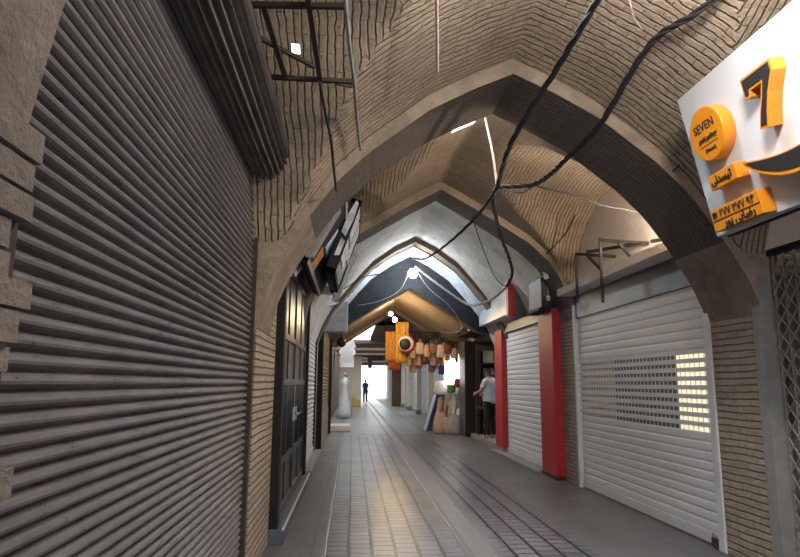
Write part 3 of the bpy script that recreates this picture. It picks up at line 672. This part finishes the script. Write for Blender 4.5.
cable('thin pale wire hanging from the vault at top right',[(1.52, 3.1, 3.68),(1.58, 3.2, 3.66),(1.7, 3.4, 3.69),(1.85, 3.6, 3.74)],.005,M['pale_cord'])
cable('pale cord hanging straight down from the vault above centre',[(0.42, 3.05, 3.63),(0.44, 3.2, 3.61),(0.49, 3.55, 3.57),(0.54, 3.9, 3.54)],.010,M['pale_cord'])
cable('grey conduit running along the left side of the near vault',[(-0.07, 2.6, 3.28),(-0.07, 2.75, 3.28),(-0.04, 3.3, 3.27),(-0.02, 3.6, 3.27),(-0.0, 4.1, 3.26),(0.03, 4.6, 3.24)],.012,M['grey_cable'])
cable('thin black wire hanging from the sign skeleton to the first arch',[(-0.22, 3.38, 3.17),(-0.2, 3.6, 3.1),(-0.17, 3.9, 3.03),(-0.16, 4.2, 2.96),(-0.15, 4.62, 2.91)],.010,M['cable'])
cable('thin dark wire drooping across the pale arch left of the bulb',[(-.2,12.6,3.35),(.2,12.7,3.62),(.6,12.8,3.72),(1.0,13.2,3.95)],.009,M['cable'])
cable('pale wire drooping from the bulb along the dark cross wall, left side',[(1.25,13.6,4.0),(1.05,13.9,3.55),(.6,14.0,3.30),(.1,14.1,3.2)],.006,M['grey_cable'])
cable('pale wire drooping from the bulb along the dark cross wall, right side',[(1.36,13.6,4.0),(1.7,13.9,3.6),(2.2,14.0,3.2),(2.5,14.1,2.75),(2.3,14.1,2.6),(2.0,14.1,2.62)],.006,M['grey_cable'])
cable('thin black wire running from the cable branch down to the grey vault',[(1.60,8.0,3.57),(1.85,8.8,3.5),(2.2,9.5,3.15),(2.45,9.9,3.05),(2.58,10.1,3.12)],.007,M['cable'])
cable('dark wire tacked along the groin of the second vault bay',[(2.90,9.0,3.40),(2.95,8.7,3.48),(2.98,8.3,3.58),(2.95,7.9,3.70)],.010,M['cable'])
cable('two-strand black wire fixed between first arch and white sign',[(2.62,4.74,3.2),(2.75,4.70,3.32),(2.9,4.66,3.42)],.007,M['cable'])
# cable clusters on the left above the box sign
for k,(dz,lab) in enumerate(((0,'lowest'),(.10,'middle'),(.2,'topmost'))):
    cable('grey pipe slanting under the pale arch on the left, %s of three'%lab,[(-.72,12.0,2.95+dz*.9),(-.45,12.7,3.02+dz),(-.15,13.3,3.28+dz),(.1,13.9,3.5+dz)],.028,M['grey_cable'],name='pipe')

# ------------------------------------------------------------------ open shop: shelves, stock, table, person
t=thing('shelf_unit','dark shelf unit along the back of the open shop','shelf',(5.5,15.9,.10))
MB().box(5.80,5.86,14.45,17.45,.10,2.55).build('back_panel',M['shop_wall'],t)
for zz in (.35,.85,1.35,1.85,2.3): MB().box(5.30,5.80,14.45,17.45,zz,zz+.03).build('shelf',M['rust_iron'],t)
cols=[(.10,.25,.30),(.35,.16,.10),(.12,.12,.16),(.45,.40,.34),(.08,.20,.16),(.32,.25,.12)]
cm=[cloth('stock_%d'%i,c) for i,c in enumerate(cols)]
cn=['teal','brown','charcoal','cream','green','ochre']; lvl={.38:'lowest',.88:'second',1.38:'third',1.88:'fourth'}
proto=None
for zi,zz in enumerate((.38,.88,1.38,1.88)):
    for k in range(5):
        y=14.62+k*.56+random.uniform(-.04,.04); i=(k+zi*2)%6; w=.36+random.random()*.1; h=.26+random.random()*.14
        tag(MB().box(5.36,5.72,y,y+w,zz,zz+h).build('carton',cm[i],base=(5.5,y+w/2,zz),bevel=.01),'%s carton on the %s shelf of the open shop, place %s from the street end'%(cn[i],lvl[zz],['first','second','third','fourth','fifth'][k]),'box','cartons on the shop shelves')
t=thing('side_shelf','tall dark rack of goods on the far wall of the open shop','shelf',(4.3,17.3,.10))
for zz in (.5,1.0,1.5,2.0): MB().box(3.5,5.2,17.12,17.46,zz,zz+.03).build('shelf',M['rust_iron'],t)
MB().box(3.5,3.55,17.1,17.47,.10,2.4).build('upright',M['iron'],t); MB().box(5.15,5.2,17.1,17.47,.10,2.4).build('upright',M['iron'],t)
for zi,zz in enumerate((.53,1.03,1.53,2.03)):
    for k in range(4):
        x=3.62+k*.38; i=(k*2+zi)%6; h=.25+random.random()*.15
        tag(MB().box(x,x+.3,17.16,17.42,zz,zz+h).build('carton',cm[i],base=(x+.15,17.3,zz),bevel=.01),'%s carton on the %s shelf of the side rack, %s from the street'%(cn[i],['lowest','second','third','top'][zi],['first','second','third','fourth'][k]),'box','cartons on the side rack')
t=thing('work_table','small dark table in the doorway of the open shop','table',(3.55,16.3,.10))
MB().box(3.40,3.80,16.1,17.0,.80,.84).build('tabletop',M['rust_iron'],t,.006)
for x in (3.43,3.77):
    for y in (16.14,16.96): MB().bar((x,y,.10),(x,y,.80),.04).build('leg',M['iron'],t)
t=thing('bucket','pale grey bucket standing under the table in the open shop','bucket',(3.6,16.5,.10)); 
MB().lathe([(.10,0),(.14,.30),(.15,.31),(.13,.31),(.095,.02)],(3.6,16.5,.10),16).build('body',M['grey_cable'],t); MB().tube(spline([(3.47,16.5,.40),(3.6,16.5,.50),(3.73,16.5,.40)],6),.006,6).build('handle',M['steel'],t)
tag(MB().lathe([(.06,0),(.10,.1),(.11,.28),(.05,.36),(.03,.42)],(3.52,16.3,.84),14).build('jug',cloth('yellow_green',(.35,.38,.12)),base=(3.52,16.3,.84)),'yellow-green jug on the table in the open shop','jug')
area_light('open_shop_area_light',(4.6,15.6,2.6),.2,1.2,10,(.9,.95,1))  # area light over the open shop, no fixture modelled

def skin_mesh(name, verts, edges, radii, mat, parent=None, base=None, root=0, sub=2):
    me=bpy.data.meshes.new(name); off=WL[parent.name] if parent else Vector(base)
    me.from_pydata([tuple(Vector(v)-off) for v in verts],edges,[]); o=bpy.data.objects.new(name,me); COL.objects.link(o)
    o.modifiers.new('skin','SKIN'); sb=o.modifiers.new('sub','SUBSURF'); sb.levels=sub; sb.render_levels=sub
    for i,r in enumerate(radii):
        d=me.skin_vertices[0].data[i]; d.radius=(r,r) if not isinstance(r,tuple) else r; d.use_root=(i==root)
    bpy.context.view_layer.update()
    m2=bpy.data.meshes.new_from_object(o.evaluated_get(bpy.context.evaluated_depsgraph_get())); bpy.data.objects.remove(o)
    m2.materials.clear(); m2.materials.append(mat)
    for p in m2.polygons: p.use_smooth=True
    o=bpy.data.objects.new(name,m2); COL.objects.link(o)
    if parent: o.parent=parent; WL[o.name]=off.copy()
    else: o.location=off; WL[o.name]=off.copy()
    return o
def person(label, P, rz, top, bottom, H=1.74, arms='fwd', zf=0):
    """standing figure; local +y is where it faces"""
    k=H/1.74; Rm=Matrix.Rotation(rz,4,'Z')
    def w(x,y,z): return Vector(P)+Rm@Vector((x*k,y*k,z*k))
    root=thing('person',label,'person',tuple(P))
    V=[];E=[];R=[]
    def add(p,r,par=None):
        V.append(w(*p)); R.append(r*k if not isinstance(r,tuple) else (r[0]*k,r[1]*k)); 
        if par is not None: E.append((par,len(V)-1))
        return len(V)-1
    pel=add((0,0,.95),(.15,.11)); waist=add((0,0,1.08),(.135,.10),pel); ch=add((0,-.01,1.28),(.16,.115),waist); nb=add((0,0,1.43),(.10,.08),ch); nk=add((0,.015,1.50),.055,nb); hd=add((0,.03,1.60),(.072,.085),nk); tp=add((0,.03,1.69),(.06,.07),hd)
    nose=add((0,.115,1.595),.018,hd)
    for s in (-1,1):
        sh=add((s*.17,0,1.40),.062,nb); 
        if arms=='fwd': el=add((s*.23,.10,1.16),.045,sh); wr=add((s*.17,.32,1.10),.032,el)
        else: el=add((s*.23,-.02,1.13),.045,sh); wr=add((s*.24,.05,.88),.032,el)
        d=(V[-1]-V[-2]); dl=Rm.inverted()@d; dl=Vector(dl[:3]).normalized(); wp=Rm.inverted()@(V[wr]-Vector(P)); wp=Vector(wp[:3])/k
        pm=wp+dl*.06; pa=add(tuple(pm),(.034,.018),wr)
        side=dl.orthogonal().normalized()
        ax=Vector((0,0,1)) if arms=='fwd' else Vector((0,1,0)); ax=(ax-dl*ax.dot(dl)).normalized()
        for q,(o_,ln) in enumerate(((-.03,.062),(-.01,.075),(.01,.07),(.028,.055))):
            a=add(tuple(pm+dl*.035+ax*o_),.010,pa); a2=add(tuple(pm+dl*(.035+ln*.6)+ax*o_+Vector((-s*.008,0,-.006))),.009,a); add(tuple(pm+dl*(.03+ln)+ax*o_+Vector((-s*.025,0,-.015))),.008,a2)
        th=add(tuple(pm-dl*.01+ax*.04),.011,pa); add(tuple(pm+dl*.03+ax*.06),.009,th)
        hp=add((s*.09,0,.88),.085,pel); kn=add((s*.10,.02,.49),.056,hp); an=add((s*.10,-.02,.08),.04,kn); add((s*.11,.13,.035),.035,an)
    body=skin_mesh('body',V,E,R,M['skin'],root)
    # clothes
    V=[];E=[];R=[]
    a0=add((0,0,.80),(.185,.15)); a=add((0,0,.92),(.19,.15),a0); b_=add((0,0,1.08),(.175,.14),a); c=add((0,-.01,1.28),(.19,.145),b_); d_=add((0,0,1.44),(.11,.09),c)
    for s in (-1,1):
        sh=add((s*.175,0,1.40),.078,d_); el=add((s*.235,.07 if arms=='fwd' else -.01,1.22),.062,sh)
    skin_mesh('shirt',V,E,R,top,root)
    V=[];E=[];R=[]
    a=add((0,0,.97),(.165,.125))
    for s in (-1,1): hp=add((s*.09,0,.87),.10,a); kn=add((s*.10,.02,.49),.075,hp); an=add((s*.10,-.02,.09),.06,kn)
    skin_mesh('trousers',V,E,R,bottom,root)
    V=[];E=[];R=[]
    a=add((0,-.005,1.63),(.082,.085)); b_=add((0,.02,1.69),(.076,.08),a); add((0,-.02,1.57),(.065,.055),a)
    skin_mesh('hair',V,E,R,M['hair'],root)
    for s in (-1,1):
        MB().sphere(w(s*.026,.108,1.615),.009*k,8,6).build('eye',M['black'],root)
    MB().sphere(w(0,.112,1.555),.02*k,10,6,0,(1,.35,.3)).build('mouth',cloth('lips',(.35,.15,.12)),root)
    return root
person('person in white shirt and dark trousers standing at the open shop, turned away',(3.46,15.6,.10),math.radians(35),M['shirt'],M['trousers'],1.76,'fwd')
person('distant person in dark clothes walking on the left of the bright street end',(.98,46,0),math.radians(160),M['trousers'],M['trousers'],1.72,'down')

# dark post between the open shop and the goods
t=thing('steel_post','dark grey post between the open shop and the piled goods','pillar',(3.3,17.9,0))
MB().box(3.18,3.44,17.5,18.5,0,2.66).build('shaft',M['lintel'],t,.008); MB().box(3.17,3.44,17.49,17.53,0,2.66).build('edge_strip',M['iron'],t)

# ------------------------------------------------------------------ goods piled on the right
def lean(name,label,x,y,w,h,mat,edge,tilt,thick=.03,rz=0):
    R=Matrix.Translation((x,y,0))@Matrix.Rotation(rz,4,'Z')@Matrix.Rotation(tilt,4,'Y')
    t=thing(name,label,'board',(x,y,0))
    MB().box(-thick/2,thick/2,-w/2,w/2,.0,h,0,R).build('sheet',mat,t,.004)
    b=MB(); b.box(-thick/2-.008,thick/2+.008,-w/2-.015,-w/2+.02,0,h,0,R); b.box(-thick/2-.008,thick/2+.008,w/2-.02,w/2+.015,0,h,0,R); b.box(-thick/2-.008,thick/2+.008,-w/2,w/2,h-.02,h+.01,0,R); b.build('edging',edge,t); return t
lean('leaning_board','white board with blue edging leaning outermost against the goods',2.30,19.8,.9,1.25,M['white'],cloth('blue_edging',(.05,.09,.30)),math.radians(17))
lean('leaning_board','grey-white board leaning second behind the blue-edged board',2.46,19.75,.9,1.30,cloth('grey_board',(.48,.50,.55)),M['steel'],math.radians(15))
carp=[((.42,.27,.22),'pink-brown'),((.35,.22,.17),'tan'),((.30,.06,.05),'dark red'),((.36,.37,.40),'grey'),((.48,.50,.52),'pale grey'),((.28,.30,.33),'slate grey'),((.42,.43,.46),'silver grey'),((.20,.21,.24),'charcoal')]
pos=[(2.58,19.0,1.02),(2.68,19.15,1.1),(2.80,18.95,.8),(2.90,18.85,.95),(3.0,18.78,1.15),(3.10,18.85,1.3),(3.2,18.75,1.05),(3.28,18.72,.9)]
for (c,nm),(x,y,h) in zip(carp,pos):
    m=plain('roll_'+nm.replace(' ','_').replace('-','_'),c,.85,var=.5,scale=14)
    t=thing('fabric_roll','%s roll of cloth leaning in the goods pile by the dark post'%nm,'roll',(x,y,0),'rolls of cloth leaning by the post')
    top=(x+.12,y+.12,h); MB().tube([(x,y,0.005),((x+top[0])/2,(y+top[1])/2,h/2),top],.075,14).build('roll',m,t)
    MB().tube([top,(top[0]+.004,top[1]+.004,h+.025)],.022,10).build('core',M['pale_cord'],t)
def bag(label,x,y,z,w,h,d,col,strap=True,name='bag',cat='bag',group=None,em=0):
    if name=='hanging_bag': w*=random.uniform(.75,1.25); h*=random.uniform(.8,1.15)
    m=cloth('bag_cloth',col) if not em else emit('glow_plastic',col,em)
    t=thing(name,label,cat,(x,y,z),group); b=MB(); prof=[(.80,.0),(.96,.08),(1.0,.30),(.94,.6),(.78,.88),(.55,1.0)]; n=14; i0=0
    for s,zz in prof:
        for j in range(n):
            a=2*math.pi*j/n; c,sn=math.cos(a),math.sin(a); b.v.append((x+math.copysign(abs(c)**.85,c)*w/2*s,y+math.copysign(abs(sn)**.85,sn)*d/2*s,z+h*zz))
    for k in range(len(prof)-1):
        for j in range(n):
            p=k*n+j; q=k*n+(j+1)%n; b.face((p,q,q+n,p+n),None,0,True)
    b.face(range(n-1,-1,-1)); b.face(range(len(b.v)-n,len(b.v))); b.build('body',m,t)
    if strap: MB().tube(spline([(x-w*.25,y,z+h*.97),(x-w*.16,y,z+h*1.25),(x,y,z+h*1.38),(x+w*.16,y,z+h*1.25),(x+w*.25,y,z+h*.97)],5),.012,6).build('strap',M['iron'],t)
    if name=='hanging_bag': MB().tube([(x,y,z+h*1.36),(x,y,2.965)],.008,6).build('cord',M['iron'],t)
    return t
bag('white display bag with added glow above the goods pile',3.05,18.9,1.42,.55,.98,.3,(1,.96,.97),False,em=1.6)  # emission put into the bag so it looks brightly lit
bag('white plastic sack on top of the leaning rolls',2.70,19.1,1.12,.42,.42,.3,(.75,.76,.78),False)
bag('green pouch sitting on top of the grey cloth rolls',2.98,18.75,1.18,.26,.24,.2,(.06,.30,.05),False)
bag('dark red pouch at the top of the rolls beside the post',3.17,18.7,1.34,.24,.26,.2,(.30,.04,.03),False)
for k,(nm,c,x,y,z,w,h) in enumerate([('floral beige',(.50,.40,.34),2.62,18.62,0,.42,.62),('mottled grey',(.36,.37,.38),3.02,18.40,0,.40,.55),('silver',(.55,.57,.60),3.22,18.70,.0,.26,.72),('dusty pink',(.48,.33,.30),2.80,18.52,0,.34,.48)]):
    bag('%s cloth bundle standing on the ground in front of the leaning rolls'%nm,x,y,z,w,h,.3,c,False,'cloth_bundle','bundle','bundles in front of the rolls')
t=bag('dark blue bag hanging at the left of the glowing display bag',2.72,18.9,1.72,.22,.30,.16,(.03,.04,.14))
# display rail with hanging goods under the low vault
t=thing('display_rail','iron rail carrying the hanging goods across the right half of the street','rail',(2.5,18.9,3.0))
MB().tube([(.95,18.9,3.02),(3.38,18.9,2.98)],.02,8).build('rail',M['iron'],t); MB().tube([(.98,18.9,3.02),(.98,18.9,3.52)],.012,6).build('hanger',M['iron'],t)
MB().tube([(1.66,18.62,2.98),(3.36,18.62,2.96)],.016,8).build('rail',M['iron'],t)
for xx in (1.70,2.5,3.3): MB().tube([(xx,18.60,2.97),(xx,18.92,2.985)],.012,6).build('cross_tie',M['iron'],t)
names=[('tan',(.45,.27,.14)),('cream',(.65,.55,.42)),('peach',(.70,.42,.26)),('rust-orange',(.55,.20,.06)),('brown',(.25,.14,.08)),('grey',(.38,.36,.36)),('pink-beige',(.60,.42,.36)),('slate-blue',(.20,.24,.32)),('dark red',(.40,.05,.04)),('ochre',(.55,.35,.12)),('ivory',(.75,.68,.58)),('black',(.03,.03,.035)),('navy',(.03,.05,.12)),('olive',(.22,.20,.10))]
for k,(nm,c) in enumerate(names):
    x=1.72+k*.118; h=.34+.16*random.random(); zt=2.86 if k%2 else 2.60
    bag('%s bag among the hanging goods on the display rail'%nm,x,18.84+.14*(k%2),zt-h*1.3,.20,h,.14,c,True,'hanging_bag','bag','bags hanging from the display rail')
for k,(nm,c) in enumerate([('sandy',(.50,.34,.20)),('copper',(.52,.27,.12)),('chestnut',(.33,.17,.08)),('plum',(.25,.08,.12)),('stone',(.45,.42,.38)),('amber',(.62,.36,.08)),('charcoal',(.08,.08,.09)),('biscuit',(.58,.44,.30))]):
    x=1.85+k*.19; h=.30+.12*random.random()
    bag('%s bag in the lower row of hanging goods'%nm,x,19.05,1.78+.12*(k%3),.24,h,.15,c,True,'hanging_bag','bag','bags in the lower hanging row')
for k,(nm,c) in enumerate([('camel',(.50,.34,.20)),('buff',(.62,.48,.34)),('salmon',(.66,.38,.28)),('umber',(.28,.16,.09)),('oatmeal',(.66,.58,.48)),('burgundy',(.28,.05,.06)),('khaki',(.42,.36,.22))]):
    x=1.80+k*.21; h=.30+.10*random.random()
    bag('%s bag in the front upper row of hanging goods'%nm,x,18.62,2.56-h*1.0+.10*(k%2),.25,h,.16,c,True,'hanging_bag','bag','bags in the front upper row')
def drape(label,x0,x1,y,z0,z1,col,folds=4,name='hanging_cloth',group=None):
    b=MB(); nx,nz=24,8
    for j in range(nz+1):
        for i in range(nx+1):
            u=i/nx; v=j/nz; b.v.append((x0+(x1-x0)*u,y+.035*math.sin(u*folds*6.28)*(1-.6*v),z0+(z1-z0)*v))
    for j in range(nz):
        for i in range(nx): a=j*(nx+1)+i; b.face((a,a+1,a+nx+2,a+nx+1),None,0,True)
    o=b.build(name,cloth('drape_cloth',col),base=((x0+x1)/2,y,z0)); s=o.modifiers.new('thickness','SOLIDIFY'); s.thickness=.012; return tag(o,label,'cloth',group)
drape('orange cloth hanging left of the ball-shaped pouch, longest of the orange panels',1.00,1.28,18.88,2.10,3.01,(.70,.33,.06))
drape('orange-yellow cloth panel hanging behind the ball-shaped pouch',1.30,1.70,18.86,2.05,3.3,(.80,.42,.07))
drape('red-orange cloth showing below the orange panels it hangs behind',1.10,1.45,18.94,1.85,3.01,(.60,.14,.04))
t=thing('ball_pouch','round black, white and red ball-shaped pouch hanging among orange cloths','bag',(1.58,18.5,2.36))
MB().sphere((1.58,18.5,2.62),.24,20,12,0,(1,.5,1)).build('body',cloth('pouch_white',(.75,.74,.74),.1),t); MB().sphere((1.55,18.41,2.60),.17,20,12,0,(1,.35,1)).build('dark_front',M['black'],t)
b=MB()
pts=[(1.58+.235*math.cos(a),18.5,2.62+.235*math.sin(a)) for a in [math.radians(-110+k*8) for k in range(24)]]; b.tube(pts,.04,8); b.build('red_rim',M['red'],t)
MB().tube([(1.58,18.5,2.86),(1.58,18.86,3.01)],.01,6).build('strap',M['iron'],t)

# ------------------------------------------------------------------ things further along the street
tag(MB().box(-.74,-.04,19.3,20.5,0,.17).build('platform',M['white_paint'],base=(-.4,19.9,0),bevel=.015),'low white platform on the ground at the left beyond the brown shutter','platform')
def gown(label,x,y,h,col=None,z0=.04):
    t=thing('gown',label,'dress',(x,y,z0),'white gowns on the left')
    MB().lathe([(.30,0),(.27,.2),(.19,.75),(.12,1.12),(.14,1.3),(.165,1.48),(.09,1.6),(.045,1.66)],(x,y,z0),18).build('dress',M['gown'],t)
    MB().lathe([(.14,-z0),(.14,-z0+.02),(.02,-z0+.03),(.02,.0)],(x,y,z0),14).build('stand_base',M['iron'],t); MB().sphere((x,y,z0+1.76),.085,12,8,0,(.85,.95,1.2)).build('mannequin_head',M['white'],t)
gown('white gown on a stand, nearest of the gowns beyond the platform',-.30,26.5,1.7)
gown('white gown on a stand, second of the gowns beyond the platform',-.28,29.5,1.7)
gown('white gown on a stand, farthest of the gowns beyond the platform',-.32,33.0,1.7)
for k,(y,z,lab) in enumerate(((22.0,2.15,'nearest'),(24.0,2.05,'second nearest'),(26.4,2.1,'farthest'))):
    t=thing('hanging_garment','white garment hanging high on the left wall above the gowns, %s'%lab,'dress',(-.3,y,z),'white garments hung on the left')
    b=MB(); b.prism([(-.48,.0),(.48,0),(.30,.85),(.42,.62),(.58,.7),(.36,1.02),(.1,1.06),(-.1,1.06),(-.36,1.02),(-.58,.7),(-.42,.62),(-.30,.85)],lambda a,c,d:(-.2+a*.55,y+d,z+c*.8),-.06,.06); b.build('cloth',M['gown'],t)
    MB().tube([(-.2,y,z+.84),(-.2,y,z+1.0),(-.83,y,z+1.02)],.012,6).build('hanger',M['iron'],t)
for k,(x,h) in enumerate(((-.2,.75),(.12,.6),(.42,.45))):
    tag(MB().box(x-.14,x+.14,39.0-k*.3,39.4-k*.3,0,h).build('crate',cloth('yellow_crate',(.60,.45,.12)),base=(x,39.2-k*.3,0),bevel=.01),'yellow crate standing on the left near the distant walker, %s'%['tallest','middle','shortest'][k],'crate','yellow crates in the distance')
tags=['nearest','second nearest','third nearest','fourth nearest','fifth nearest','farthest']
for k in range(6):
    y=21.0+k*4.6
    t=thing('shop_pier','pale pier on the right beyond the hanging goods, %s'%tags[k],'pillar',(3.25,y,0),'pale piers along the far right')
    MB().box(3.12,3.40,y,y+.6,0,3.0).build('shaft',M['cream_pier'],t,.01); MB().box(3.08,3.40,y-.04,y+.64,0,.2).build('plinth',M['concrete'],t,.01)
    t=thing('roller_shutter','grey-white closed shutter between pale piers on the right, %s'%tags[k],'shutter',(3.33,y+2.6,0),'shutters along the far right')
    b=MB(); slat_curtain(b,3.345,-1,y+.6,y+4.6,.1,2.7,.1,.02,0,prof); b.build('curtain',M['shutter_pale'],t); MB().box(3.30,3.358,y+.6,y+4.6,0,.1).build('bottom_bar',M['steel'],t)
